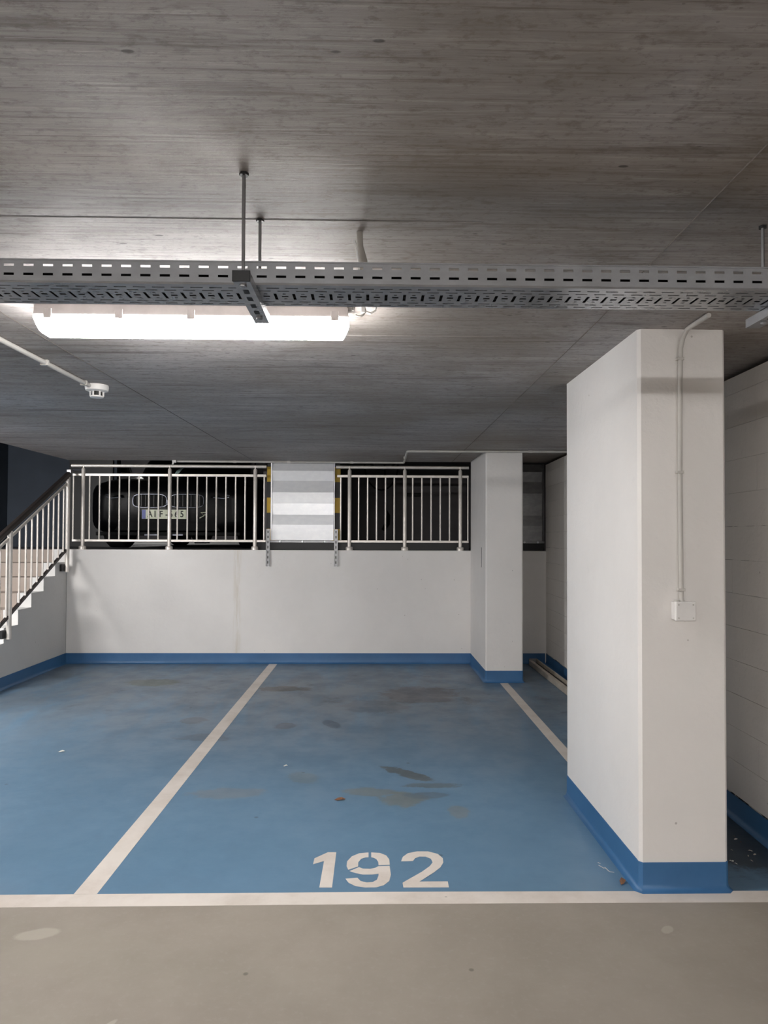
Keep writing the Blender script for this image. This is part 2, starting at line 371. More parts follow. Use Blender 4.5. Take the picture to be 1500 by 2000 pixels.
# block wall to the east, built of separate blocks
ang = -0.031
wr = struct(MB().box(0.004, 0.16, 0, 5.35, 0, 2.2142).build('wall_right', 'joint', smooth=False), 'white painted block wall with open joints')
wr.location = (1.803, 2.56, 0); wr.rotation_euler = (0, 0, ang)
blk = None; COURSE = 0.1675; rows = 13
for r in range(rows):
    z1 = 2.13 + 0.085 - (r - 0) * COURSE if r else 2.2149
    zt = 2.13 - (r - 1) * COURSE; zb = zt - COURSE
    if r == 0: zt = 2.2149
    zb = max(zb, 0.0)
    if zt - zb < 0.03: break
    y = -0.25 * (r % 2)
    while y < 5.34:
        y0, y1 = max(y, 0) + 0.0004, min(y + 0.5, 5.35) - 0.0004
        if y1 - y0 > 0.04:
            b = MB().box(0, 0.012, y0, y1, zb + 0.0008, zt - 0.0008)
            me = bpy.data.meshes.new('block'); me.from_pydata(b.v, [], b.f); me.materials.append(M['block'])
            ob = bpy.data.objects.new('block', me); col.objects.link(ob); ob.parent = wr
            ob.location = (-random.uniform(0, 0.0012), 0, 0)
        y += 0.5

def skirt_ring(poly, name, parent):
    """painted skirting with a coved foot round a footprint (counter-clockwise)"""
    n = len(poly); P = [Vector((*p, 0)) for p in poly]
    def off(d):
        out = []
        for i in range(n):
            a, b, c = P[i - 1], P[i], P[(i + 1) % n]
            e1 = (b - a).normalized(); e2 = (c - b).normalized()
            n1 = Vector((e1.y, -e1.x, 0)); n2 = Vector((e2.y, -e2.x, 0))
            k = (n1 + n2); out.append(b + k * (d / max(0.2, 1 + n1.dot(n2))))
        return out
    rings = []
    for d, z in ((0.0, SK), (0.003, SK), (0.003, 0.03), (0.006, 0.014), (0.014, 0.004), (0.022, 0.0005)):
        rings.append([(p.x, p.y, z) for p in off(d)])
    return MB().loft(rings, False).build(name, 'skirt', parent)
def chamfered(x0, x1, y0, y1, c):
    return [(x0 + c, y0), (x1 - c, y0), (x1, y0 + c), (x1, y1 - c), (x1 - c, y1), (x0 + c, y1), (x0, y1 - c), (x0, y0 + c)]
def make_column(x0, x1, y0, y1, label, c):
    poly = chamfered(x0, x1, y0, y1, c)
    ob = MB().prism(poly, 'z', 0, H).build('column', 'white_wall', smooth=False); struct(ob, label)
    skirt_ring(poly, 'skirting', ob)
    return ob
colA = make_column(1.0767, 1.4319, 2.8233, 3.8671, 'white concrete column beside the number 192', 0.012)
colB = make_column(1.1243, 1.4873, 6.8623, WY - 0.0005, 'white concrete pillar standing against the parapet wall', 0.012)
box('slot', 'ink', colB, 1.1225, 1.1255, 7.115, 7.130, 1.10, 1.30)

def baseboard(name, a, b, nrm, label):
    """straight coved skirting from a to b with its face along nrm"""
    a, b, nv = Vector((*a, 0)), Vector((*b, 0)), Vector((*nrm, 0))
    pr = ((0.0, SK), (0.003, SK), (0.003, 0.03), (0.006, 0.014), (0.014, 0.004), (0.022, 0.0005), (0.0, 0.0005))
    return struct(MB().loft([[tuple(p + nv * d + Vector((0, 0, z))) for d, z in pr] for p in (a, b)]).build(name, 'skirt'), label)
baseboard('baseboard_back', (XL, WY), (1.1243, WY), (0, -1), 'blue painted skirting along the parapet wall')
baseboard('baseboard_recess', (1.4873, WY), (1.955, WY), (0, -1), 'blue painted skirting in the recess behind the pillar')
baseboard('baseboard_left', (XL, 5.6), (XL, WY), (1, 0), 'blue painted skirting under the stair side wall')
rd = Vector((math.sin(-ang), math.cos(ang), 0))
baseboard('baseboard_right', (1.8018, 2.56), (1.8018 + rd.x * 5.32, 2.56 + rd.y * 5.32), (-math.cos(ang), -math.sin(ang)), 'blue painted skirting along the block wall')

# ------------------------------------------------------------------ painted markings
def flat(name, poly, parent=None, z=0.0009):
    return MB().prism(poly, 'z', 0.0002, z).build(name, 'line', parent, smooth=False)
tag(flat('parking_line', [(-9, 2.729), (-1.434, 2.731), (0.06, 2.739), (1.538, 2.735), (6, 2.73), (6, 2.826), (1.587, 2.822), (0.063, 2.832), (-1.434, 2.827), (-9, 2.824)]),
    'long white line between blue bay and grey lane', 'parking line')
tag(flat('parking_line', [(-1.150, 2.829), (-1.060, 2.829), (-1.008, 7.862), (-1.098, 7.862)], z=0.0008), 'white divider line running towards the parapet below the metal panel', 'parking line')
tag(flat('parking_line', [(1.236, 3.90), (1.312, 3.90), (1.336, 6.835), (1.258, 6.835)], z=0.0008), 'white divider line between the white column and the far pillar', 'parking line')
num = thing('parking_number', (0.05, 3.0, 0), 'white stencilled bay number 192 on the blue floor', 'number')
# outlines of the stencilled digits on the floor (metres)
D1 = [(-0.179, 3.187), (-0.142, 3.186), (-0.144, 2.869), (-0.195, 2.87), (-0.191, 3.102), (-0.236, 3.072), (-0.234, 3.128)]
D9a = [(0.001, 3.183), (-0.04, 3.175), (-0.072, 3.145), (-0.091, 3.098), (-0.092, 3.053), (-0.084, 3.021), (-0.043, 3.049), (-0.043, 3.089), (-0.031, 3.121), (-0.013, 3.134), (0.001, 3.136)]
D9b = [(0.013, 3.183), (0.052, 3.177), (0.079, 3.152), (0.091, 3.114), (0.092, 3.064), (0.044, 3.06), (0.043, 3.091), (0.035, 3.118), (0.022, 3.132), (0.013, 3.136)]
D9c = [(0.091, 3.053), (0.094, 2.974), (0.086, 2.921), (0.063, 2.886), (0.033, 2.869), (-0.011, 2.868), (-0.051, 2.88), (-0.079, 2.908), (-0.093, 2.942), (-0.044, 2.949), (-0.031, 2.922), (-0.006, 2.909), (0.018, 2.912), (0.036, 2.932), (0.043, 2.969), (0.043, 2.983), (0.019, 2.977), (-0.022, 2.977), (-0.053, 2.991), (-0.078, 3.008), (-0.039, 3.043), (-0.022, 3.029), (0.009, 3.027), (0.032, 3.038), (0.043, 3.051)]
D2 = [(0.142, 3.096), (0.151, 3.137), (0.175, 3.173), (0.217, 3.191), (0.266, 3.19), (0.307, 3.165), (0.325, 3.123), (0.323, 3.082), (0.306, 3.037), (0.275, 2.993), (0.208, 2.914), (0.324, 2.914), (0.323, 2.865), (0.141, 2.866), (0.139, 2.905), (0.225, 2.999), (0.262, 3.049), (0.277, 3.083), (0.273, 3.118), (0.251, 3.139), (0.224, 3.14), (0.204, 3.124), (0.193, 3.097)]
flat('digit', D1, num); d9 = flat('digit', D9c, num); flat('stencil_piece', D9a, d9); flat('stencil_piece', D9b, d9); flat('digit', D2, num)

# ------------------------------------------------------------------ lamps
def make_lamp(label):
    L = 0.565
    t = thing('ceiling_lamp', (-0.645, 2.60, H), label, 'lamp', 'batten lamps under the ceiling')
    cx, cy = t.location.x, t.location.y
    hp = [(-0.036, H), (-0.046, H - 0.015), (-0.048, H - 0.050), (0.048, H - 0.050), (0.046, H - 0.015), (0.036, H)]
    MB().loft([[(cx + sx * (L - (0.012 if z > H - 0.01 else 0.0)), cy + y, z) for y, z in hp] for sx in (-1, 1)]).build('housing', 'lamp_housing', t, bevel=0.004)
    rings = []
    for sx, ins in ((-1, 0), (1, 0)):
        pr = [(-0.046, H - 0.0505, 0.0), (-0.0505, H - 0.060, 0.002), (-0.0495, H - 0.085, 0.012), (-0.043, H - 0.106, 0.022), (-0.030, H - 0.112, 0.028), (0.030, H - 0.112, 0.028), (0.043, H - 0.106, 0.022), (0.0495, H - 0.085, 0.012), (0.0505, H - 0.060, 0.002), (0.046, H - 0.0505, 0.0)]
        rings.append([(cx + sx * (L - i), cy + y, z) for y, z, i in pr])
    MB().loft(rings).build('diffuser', 'emit', t)
    for x in (-1.157, -0.903, -0.646, -0.39, -0.129):
        box('clip', 'lamp_housing', t, x - 0.014, x + 0.014, cy - 0.0535, cy - 0.0482, H - 0.062, H - 0.028, 0.001)
    return t
lamp = make_lamp('glowing white batten lamp just behind the perforated cable tray')
for (dx, dy, key, lb) in ((0, -3.3, 'lane', 'batten lamp overhead in the driving lane'), (-3.65, 2.0, 'stair', 'batten lamp in the neighbouring bay by the stairs'), (-4.2, -3.3, 'stair_lane', 'batten lamp in the lane near the stair side'),
                          (3.9, -0.6, 'wall', 'batten lamp beyond the block wall'), (3.9, -3.3, 'lane_end', 'batten lamp at the far end of the lane'),
                          (0, -7.0, 'rear_fill', 'added fill lamp over the opposite bays'), (-4.2, -7.0, 'rear_fill_stair', 'batten lamp over the opposite bays on the stair side, added as fill'), (3.9, -7.0, 'rear_fill_end', 'batten lamp over the opposite bays at the lane end, added as fill'),  # two unseen rows added to brighten the column and parapet fronts
                          (0, -9.3, 'rear_fill', 'added fill lamp along the opposite wall'), (-4.2, -9.3, 'rear_fill_stair', 'batten lamp along the opposite wall on the stair side, added as fill'), (3.9, -9.3, 'rear_fill_end', 'batten lamp along the opposite wall at the lane end, added as fill'),
                          (-3.9, 12.9, 'deck', 'batten lamp on the upper deck behind the black car')):
    c = copy_tree(lamp, (dx, dy, 1.24 if dy > 5 else 0)); c['label'] = lb
    for k in c.children:
        if k.name.startswith('diffuser'): k.data = k.data.copy(); k.data.materials[0] = M['emit_' + key]
lc = thing('lamp_cable', (-0.05, 2.6, 2.2), 'short pale cable looped at the lamp end', 'cable')
MB().tube([(-0.062 + 0.0 + 0.022 * math.sin(a) + 0.02, 2.57, 2.225 - 0.022 * math.cos(a) * 1.0) for a in [2 * PI * k / 14 - 0.6 for k in range(13)]], 0.004, 8).build('loop', 'drop_pipe', lc)
MB().tube([(-0.02, 2.57, 2.222), (0.0, 2.57, 2.214), (0.018, 2.57, 2.225), (0.02, 2.57, 2.2415)], 0.004, 8).build('tail', 'white_plastic', lc)
box('clip', 'white_plastic', lc, -0.035, -0.02, 2.56, 2.58, 2.214, 2.2415, 0.002)

# ------------------------------------------------------------------ cable tray
TY0, TY1, TZ0, TZ1, P = 1.70, 1.862, 2.0065, 2.059, 0.0463
NX = 78; TX0 = -0.864 - 24 * P
tray = thing('cable_tray', (0, 1.78, TZ0), 'long perforated galvanised cable tray hung below the concrete ceiling', 'cable tray')
def perforated(name, rows, b_total, place, parent, mat):
    """rows: (b0, b1, [(a0, a1)...]) as share of one period P; place maps (a, b) to 3-D"""
    cuts = sorted({0.0, P} | {a for r in rows for h in r[2] for a in h})
    bands = []; b = 0.0
    for b0, b1, hs in sorted(rows):
        if b0 > b + 1e-6: bands.append((b, b0, []))
        bands.append((b0, b1, hs)); b = b1
    if b < b_total: bands.append((b, b_total, []))
    m = MB()
    for i in range(NX):
        for (b0, b1, hs) in bands:
            for a0, a1 in zip(cuts, cuts[1:]):
                mid = (a0 + a1) / 2
                if any(h0 < mid < h1 for h0, h1 in hs): continue
                m.add([place(TX0 + i * P + a0, b0), place(TX0 + i * P + a1, b0), place(TX0 + i * P + a1, b1), place(TX0 + i * P + a0, b1)], [(0, 1, 2, 3)])
    return m.build(name, mat, parent, smooth=False, solid=0.0014)
sl = [(0.0, 0.0122), (P - 0.0122, P)]
side_rows = [(0.0125, 0.0185, sl), (0.0345, 0.0405, sl)]
hh = TZ1 - TZ0 - 0.003
perforated('front_flange', side_rows, hh, lambda a, b: (a, TY0, TZ0 + 0.003 + b), tray, 'galv')
perforated('rear_flange', side_rows, hh, lambda a, b: (a, TY1, TZ0 + 0.003 + b), tray, 'galv')
dA = [(0.008, 0.038)]; dB = [(0.0, 0.0145), (P - 0.0145, P)]
tr = [(0.0195, 0.0268)]
ov = [(0.0, 0.008), (P - 0.008, P)]
so = [(0.0, 0.004), (P - 0.004, P)]
wdt = TY1 - TY0 - 0.006
perforated('bottom_plate', [(0.020, 0.0252, dA), (0.0405, 0.0457, dB), (0.060, 0.066, tr + so), (0.066, 0.076, tr), (0.076, 0.086, tr + ov), (0.086, 0.096, tr), (0.096, 0.101, tr + so), (0.101, 0.106, tr), (0.119, 0.124, dB), (0.138, 0.143, dA)], wdt,
           lambda a, b: (a, TY0 + 0.003 + b, TZ0), tray, 'galv')
TXE = TX0 + NX * P
for nm, y0, y1 in (('bend', TY0, TY0 + 0.003), ('bend', TY1, TY1 - 0.003)):
    MB().add([(TX0, y0, TZ0 + 0.003), (TXE, y0, TZ0 + 0.003), (TXE, y1, TZ0), (TX0, y1, TZ0)], [(0, 1, 2, 3)]).build(nm, 'galv', tray, smooth=False, solid=0.0014)
for y in (TY0 - 0.002, TY1 + 0.002):
    MB().box(TX0, TXE, y - 0.002, y + 0.002, TZ1 - 0.001, TZ1 + 0.002).build('rim', 'galv', tray)

def make_hanger(x, label):
    t = thing('tray_hanger', (x, 1.78, 1.98), label, 'hanger', 'hangers of the cable tray')
    y0, y1, zb, zt, hw, g = 1.612, 1.93, 1.981, 2.0045, 0.0195, 0.0025
    m = MB().box(x - hw, x + hw, y0, y1, zb, zb + g).box(x - hw, x - hw + g, y0, y1, zb + g, zt).box(x + hw - g, x + hw, y0, y1, zb + g, zt).box(x - hw + g, x - hw + 0.009, y0, y1, zt - g, zt).box(x + hw - 0.009, x + hw - g, y0, y1, zt - g, zt)
    m.build('channel', 'galv', t)
    box('end_cap', 'dark_steel', t, x - hw - 0.001, x + hw + 0.001, y0 - 0.004, y0, zb - 0.001, zt + 0.001, 0.001)
    for y in (1.668, 1.72, 1.772, 1.824): MB().box(x - 0.0065, x + 0.0065, y, y + 0.026, zb - 0.0006, zb + 0.0002).build('channel_slot', 'ink', t)
    for y in (1.635, 1.877):
        rod = MB().tube([(x, y, zb - 0.006), (x, y, H)], 0.0042, 8).build('threaded_rod', 'galv_dark', t)
        MB().lathe([(0.011, -0.006), (0.011, 0.0)], (x, y, H), 6).build('anchor_nut', 'dark_steel', rod)
        MB().lathe([(0.0085, 0), (0.0085, 0.006)], (x, y, zt), 6).build('nut', 'galv_dark', rod)
        MB().lathe([(0.0085, -0.005), (0.0085, 0.0)], (x, y, zb), 6).build('nut', 'galv_dark', rod)
    return t
make_hanger(-0.295, 'dark slotted channel on two threaded rods in front of the glowing lamp')
make_hanger(1.056, 'slotted channel and rod holding the cable tray beside the white column top')
for i, (cy_, cz_, r_) in enumerate(((1.728, 0.0120, 0.0105), (1.752, 0.0130, 0.0115), (1.777, 0.0130, 0.0115), (1.802, 0.0130, 0.0115), (1.826, 0.0115, 0.0100), (1.742, 0.0365, 0.0125), (1.767, 0.0375, 0.0125), (1.792, 0.0385, 0.0125))):
    tag(MB().tube([(TX0 + 0.02, cy_, TZ0 + cz_), (-0.6, cy_ + 0.001, TZ0 + cz_), (0.5, cy_, TZ0 + cz_), (TXE - 0.02, cy_, TZ0 + cz_)], r_, 8).build('power_cable', 'rubber'), 'dark power cable lying in the perforated cable tray', 'cable', 'cables in the tray')
cd = thing('cable_drop', (-0.02, 1.93, H), 'bent grey pipe dropping from the ceiling behind the tray rim', 'pipe')
MB().tube([(-0.032, 1.945, H), (-0.030, 1.943, 2.20), (-0.022, 1.94, 2.16), (-0.018, 1.935, 2.11), (-0.018, 1.93, 2.06), (-0.018, 1.91, 2.035), (-0.018, 1.866, 2.030)], [0.0085, 0.009, 0.0125, 0.0125, 0.0105, 0.010, 0.010], 10).build('pipe', 'drop_pipe', cd)
MB().tube([(-0.046, 1.938, 2.215), (-0.040, 1.928, 2.19), (-0.033, 1.924, 2.15), (-0.031, 1.92, 2.06)], 0.0025, 6).build('tie', 'white_plastic', cd)

# ------------------------------------------------------------------ smoke detector and ceiling conduit
sd = thing('smoke_detector', (-1.53, 3.99, H), 'white round smoke detector at the end of the ceiling conduit', 'smoke detector')
MB().lathe([(0.0, 0.0), (0.062, 0.0), (0.064, -0.012), (0.060, -0.030), (0.045, -0.036), (0.0, -0.036)], (-1.53, 3.99, H), 28).build('base', 'white_plastic', sd)
MB().lathe([(0.0, -0.036), (0.026, -0.036), (0.026, -0.060), (0.0, -0.060)], (-1.53, 3.99, H), 16).build('sensor', 'ink', sd)
MB().lathe([(0.0, -0.060), (0.036, -0.060), (0.035, -0.068), (0.0, -0.071)], (-1.53, 3.99, H), 20).build('cap', 'white_plastic', sd)
for k in range(6):
    a = 2 * PI * k / 6 + 0.3; x, y = -1.53 + 0.034 * math.cos(a), 3.99 + 0.034 * math.sin(a)
    MB().tube([(x, y, H - 0.035), (x, y, H - 0.062)], 0.005, 6).build('cage_bar', 'white_plastic', sd)
def conduit(name, pts, r, label, clips, mat='grey_conduit', nrm=(0, 0, 1)):
    t = thing(name, pts[0], label, 'conduit')
    MB().tube(pts, r, 10).build('pipe', mat, t)
    for (x, y, z) in clips:
        if nrm[2]: box('clip', mat, t, x - r * 1.9, x + r * 1.3, y - 0.010, y + 0.010, z - r * 1.15, H, 0.001)
        else: box('clip', mat, t, x - r * 1.6, x + r * 1.3, y - r * 1.15, y + r * 1.1, z - 0.005, z + 0.005, 0.001)
    return t
conduit('ceiling_conduit', [(-1.575, 2.2, H - 0.013), (-1.567, 3.0, H - 0.013), (-1.548, 3.925, H - 0.013)], 0.0115, 'white conduit running along the ceiling to the smoke detector', [(-1.558, 3.42, H - 0.013), (-1.55, 3.87, H - 0.013)])
conduit('ceiling_conduit', [(-2.17, 7.905, H - 0.012), (-0.8, 7.905, H - 0.012), (0.34, 7.905, H - 0.012), (0.372, 7.895, H - 0.012), (0.378, 7.86, H - 0.012), (0.36, 6.90, H - 0.012), (0.365, 6.86, H - 0.012), (0.40, 6.845, H - 0.012), (1.2, 6.83, H - 0.012), (1.93, 6.80, H - 0.012)], 0.011,
        'thin grey conduit along the slab edge with a stepped bend by the pillar', [(-1.5, 7.905, H - 0.012), (-0.9, 7.905, H - 0.012), (-0.2, 7.905, H - 0.012), (0.37, 7.4, H - 0.012), (1.55, 6.815, H - 0.012)])
jc = thing('cable_end', (-2.19, 7.9, H - 0.02), 'small white connector where the slab edge conduit ends', 'connector')
MB().tube([(-2.145, 7.885, H - 0.014), (-2.185, 7.88, H - 0.016)], 0.016, 8).build('plug', 'white_plastic', jc)
MB().tube([(-2.165, 7.88, H - 0.016), (-2.18, 7.87, H - 0.05)], 0.009, 8).build('spout', 'white_plastic', jc)

# conduit and box on the near column
FY = 2.8233
cc = conduit('column_conduit', [(1.258, 2.60, H - 0.012), (1.256, 2.74, H - 0.012), (1.254, 2.775, H - 0.016), (1.251, 2.802, H - 0.04), (1.245, 2.811, H - 0.08), (1.242, 2.812, 2.0), (1.240, 2.812, 1.663), (1.243, 2.812, 1.153)], 0.0095,
             'grey conduit running down the column front to the box', [(1.243, 2.812, 2.119), (1.240, 2.812, 1.664), (1.243, 2.812, 1.195)], nrm=(0, 1, 0))
jb = thing('junction_box', (1.243, FY, 1.07), 'white square junction box on the front of the column', 'junction box')
bx0, bx1, bz0, bz1 = 1.206, 1.284, 1.076, 1.148
box('body', 'white_plastic', jb, bx0, bx1, 2.790, FY, bz0, bz1, 0.004)
lid = box('lid', 'white_plastic', jb, bx0 - 0.002, bx1 + 0.002, 2.774, 2.7905, bz0 - 0.002, bz1 + 0.002, 0.004)
for x in (bx0 + 0.01, bx1 - 0.01):
    for z in (bz0 + 0.01, bz1 - 0.01): box('screw', 'grey_conduit', lid, x - 0.003, x + 0.003, 2.7730, 2.7745, z - 0.003, z + 0.003)
for x in (1.222, 1.243): MB().lathe([(0.010, 0), (0.010, 0.006)], (x, 2.807, bz1), 10).build('gland', 'grey_conduit', jb)

# ------------------------------------------------------------------ railings on the parapet
RY = 7.95
def make_rail(label, x0, x1, hx0, posts, bars):
    t = thing('parapet_railing', ((x0 + x1) / 2, RY, WT), label, 'railing', 'steel railings on the parapet')
    MB().tube([(hx0, RY, 2.181), (x1, RY, 2.181)], 0.0175, 12).build('handrail', 'steel_rail', t)
    box('top_rail', 'steel_rail', t, x0, x1, RY - 0.012, RY + 0.012, 2.066, 2.094, 0.003)
    box('bottom_rail', 'steel_rail', t, x0, x1, RY - 0.012, RY + 0.012, 1.337, 1.363, 0.003)
    p0 = None
    for x in posts:
        if p0 is None:
            p0 = MB().lathe([(0.0, 0.0), (0.021, 0.0), (0.021, 0.868), (0.016, 0.880), (0.008, 0.884), (0.008, 0.916)], (x, RY - 0.013, WT + 0.02), 12).build('post', 'steel_rail', t)
            MB().lathe([(0.0, 0.0), (0.040, 0.0), (0.040, 0.030), (0.034, 0.038), (0.022, 0.040)], (x, RY - 0.013, WT), 14).build('base_cap', 'steel_rail', p0)
        else: copy_tree(p0, (x - posts[0], 0, 0), t)
    b0 = None
    for x in bars:
        if b0 is None: b0 = MB().tube([(x, RY, 1.36), (x, RY, 2.07)], 0.0092, 8).build('baluster', 'steel_rail', t)
        else: dup(b0, (x - bars[0], 0, 0))
    return t
make_rail('steel railing on the parapet in front of the black car', -3.30, -1.158, -3.316, [-3.18, -2.226, -1.278],
          [-3.293, -3.113, -3.004, -2.894, -2.785, -2.678, -2.569, -2.46, -2.353, -2.142, -2.031, -1.924, -1.819, -1.711, -1.605, -1.497, -1.391, -1.179])
make_rail('steel railing on the parapet between the metal panel and the pillar', -0.366, 1.110, -0.380, [-0.227, 0.391, 1.014],
          [-0.324, -0.124, -0.024, 0.077, 0.176, 0.274, 0.481, 0.584, 0.688, 0.791, 0.895, 1.102])
box('kerb_plate', 'dark_steel', None, -1.30, 1.123, 8.005, 8.03, WT, 1.335, 0.002)
tag(bpy.data.objects['kerb_plate'], 'black steel kerb plate on the parapet behind the railing feet', 'kerb plate')

# stair railing
SX = -3.289
def zh(y): return 2.062 + 0.485 * (y - 7.79)
def zl(y): return 1.250 + 0.480 * (y - 7.77)
sr = thing('stair_railing', (SX, 6.6, 0.6), 'sloping stair railing with a dark handrail and steel balusters', 'railing')
hd = 0.030
def bar(y0, y1, zf, hw, hz):
    return MB().loft([[(SX + sx * hw, y, zf(y) + sz * hz) for sx, sz in ((-1, -1), (1, -1), (1, 1), (-1, 1))] for y in (y0, y1)])
bar(5.45, 7.83, zh, 0.024, 0.030).build('handrail', 'rail_dark', sr, bevel=0.012)
box('bracket', 'galv_dark', sr, SX - 0.02, SX + 0.03, 7.80, 7.86, 2.085, 2.125, 0.004)
bar(5.45, 7.77, lambda y: zh(y) - 0.085, 0.010, 0.012).build('top_rail', 'steel_rail', sr, bevel=0.002)
bar(5.45, 7.75, zl, 0.012, 0.016).build('bottom_rail', 'rail_dark', sr, bevel=0.002)
for y in (7.785, 6.555, 5.47):
    zt, zb = zh(y) - 0.02, max(zl(y) - 0.25 if y > 7 else zl(y) - 0.21, 0.02)
    p = MB().tube([(SX + 0.006, y, zb), (SX + 0.006, y, zt)], 0.023, 12).build('post', 'steel_rail', sr)
    box('wall_bracket', 'dark_steel', p, XL, SX - 0.012, y - 0.075, y + 0.01, zb + 0.01, zb + 0.085, 0.002)
ys = [6.396, 6.514, 6.746, 6.868, 6.985, 7.102, 7.219, 7.338, 7.455, 7.574, 7.695]
b0 = MB().tube([(SX, ys[0], zl(ys[0])), (SX, ys[0], zh(ys[0]) - 0.085)], 0.0095, 8).build('baluster', 'steel_rail', sr)
for y in [5.60, 5.72, 5.84, 5.96, 6.08, 6.20, 6.29] + ys[1:]: dup(b0, (0, y - ys[0], zl(y) - zl(ys[0])))

# ------------------------------------------------------------------ folded metal panels, brackets, hazard posts
def make_panel(x0, x1, label, mat='alu'):
    t = thing('metal_panel', ((x0 + x1) / 2, 7.93, 1.36), label, 'panel', 'folded metal panels over the parapet')
    zs = [2.222, 2.136, 2.026, 1.895, 1.771, 1.646, 1.533, 1.362]
    ys_ = [7.948, 7.930, 7.953, 7.932, 7.946, 7.953, 7.934, 7.944]
    for i in range(7):
        m = MB().add([(x0 + 0.012, ys_[i], zs[i]), (x1 - 0.012, ys_[i], zs[i]), (x1 - 0.012, ys_[i + 1], zs[i + 1]), (x0 + 0.012, ys_[i + 1], zs[i + 1])], [(0, 1, 2, 3)])
        m.build('slat', mat, t, smooth=False, solid=0.0012)
    for xa, xb in ((x0, x0 + 0.012), (x1 - 0.006, x1)): box('edge_trim', mat, t, xa, xb, 7.926, 7.962, 1.362, 2.224, 0.001)
    box('bottom_angle', 'galv_dark', t, x0 - 0.01, x1 + 0.01, 7.93, 7.972, 1.335, 1.360, 0.002)
    for k in range(3):
        x = x0 + (x1 - x0) * (0.15 + 0.35 * k)
        MB().tube([(x, 7.93, 1.348), (x, 7.919, 1.348)], [0.013, 0.009], 10).build('bolt', 'alu', t)
    box('backing_plate', 'dark_steel', t, x0 - 0.01, x1 + 0.01, 7.955, 7.972, WT + 0.001, 1.334, 0.001)
    return t
make_panel(-1.103, -0.392, 'bright folded metal panel between the two railings')
make_panel(1.52, 1.95, 'dim folded metal panel in the recess behind the pillar', 'galv_dark')
def make_bracket(xc, label):
    t = thing('slotted_bracket', (xc, 7.88, 1.07), label, 'bracket', 'slotted brackets under the metal panel')
    z0, z1 = 1.072, 1.484; hw = 0.0205
    MB().box(xc - hw, xc + hw, 7.886, 7.8895, z0, z1).box(xc - hw, xc - hw + 0.003, 7.868, 7.886, z0, z1).box(xc + hw - 0.003, xc + hw, 7.868, 7.886, z0, z1).build('channel', 'galv_dark', t)
    for k in range(7): box('bracket_slot', 'ink', t, xc - 0.006, xc + 0.006, 7.8852, 7.8862, z0 + 0.03 + k * 0.056, z0 + 0.058 + k * 0.056)
    return t
make_bracket(-1.125, 'slotted steel bracket at the panel edge beside the car railing')
make_bracket(-0.373, 'slotted steel bracket at the panel edge beside the pillar railing')
def make_hazard(x0, x1, label):
    t = thing('hazard_post', ((x0 + x1) / 2, 8.06, WT), label, 'post', 'black and yellow posts')
    box('post', 'dark_steel', t, x0, x1, 8.033, 8.12, WT, 2.45, 0.004)
    for za, zb in ((2.020, 2.190), (1.670, 1.841), (1.340, 1.488)): box('stripe', 'yellow', t, x0 - 0.001, x1 + 0.001, 8.0315, 8.1215, za, zb)
    return t
make_hazard(-1.160, -1.06, 'black and yellow post behind the panel edge nearer the car')
make_hazard(-0.44, -0.335, 'black and yellow post behind the panel edge farther from the car')

# ------------------------------------------------------------------ the black car on the upper deck
CX, CY, CZ = -2.385, 8.42, WT
car = thing('car', (CX, CY + 2.3, CZ), 'black car parked nose first behind the parapet railing', 'car')
def ring(y, hw, zb, zt, n=6.5, seg=36):
    zc, hz = (zb + zt) / 2, (zt - zb) / 2; out = []
    for k in range(seg):
        a = 2 * PI * k / seg; c, s = math.cos(a), math.sin(a)
        out.append((CX + hw * math.copysign(abs(c) ** (2 / n), c), CY + y, CZ + zc + hz * math.copysign(abs(s) ** (2 / n), s)))
    return out
MB().loft([ring(*a) for a in ((0.0, .74, .30, .66), (0.012, .82, .24, .72), (0.06, .90, .20, .775), (0.16, .935, .18, .815), (0.45, .955, .18, .865), (1.0, .965, .18, .93), (1.4, .965, .18, .985), (2.6, .97, .18, 1.0), (4.1, .96, .2, 1.02), (4.5, .92, .25, .98), (4.65, .84, .34, .85))]).build('body', 'car_paint', car)
MB().loft([ring(*a) for a in ((1.22, .70, .93, .985), (1.5, .72, .9, 1.20), (1.95, .70, .9, 1.50), (2.1, .69, .9, 1.55))]).build('windscreen', 'car_glass', car)
MB().loft([ring(*a) for a in ((2.08, .70, .9, 1.555), (2.5, .70, .9, 1.60), (3.6, .69, .9, 1.58), (4.2, .68, .9, 1.45), (4.5, .70, .9, 1.02))]).build('cabin', 'car_glass', car)
MB().loft([ring(*a) for a in ((2.0, .62, 1.53, 1.575), (2.5, .64, 1.56, 1.62), (3.6, .63, 1.55, 1.60), (4.3, .60, 1.40, 1.45))]).build('roof', 'car_paint', car)
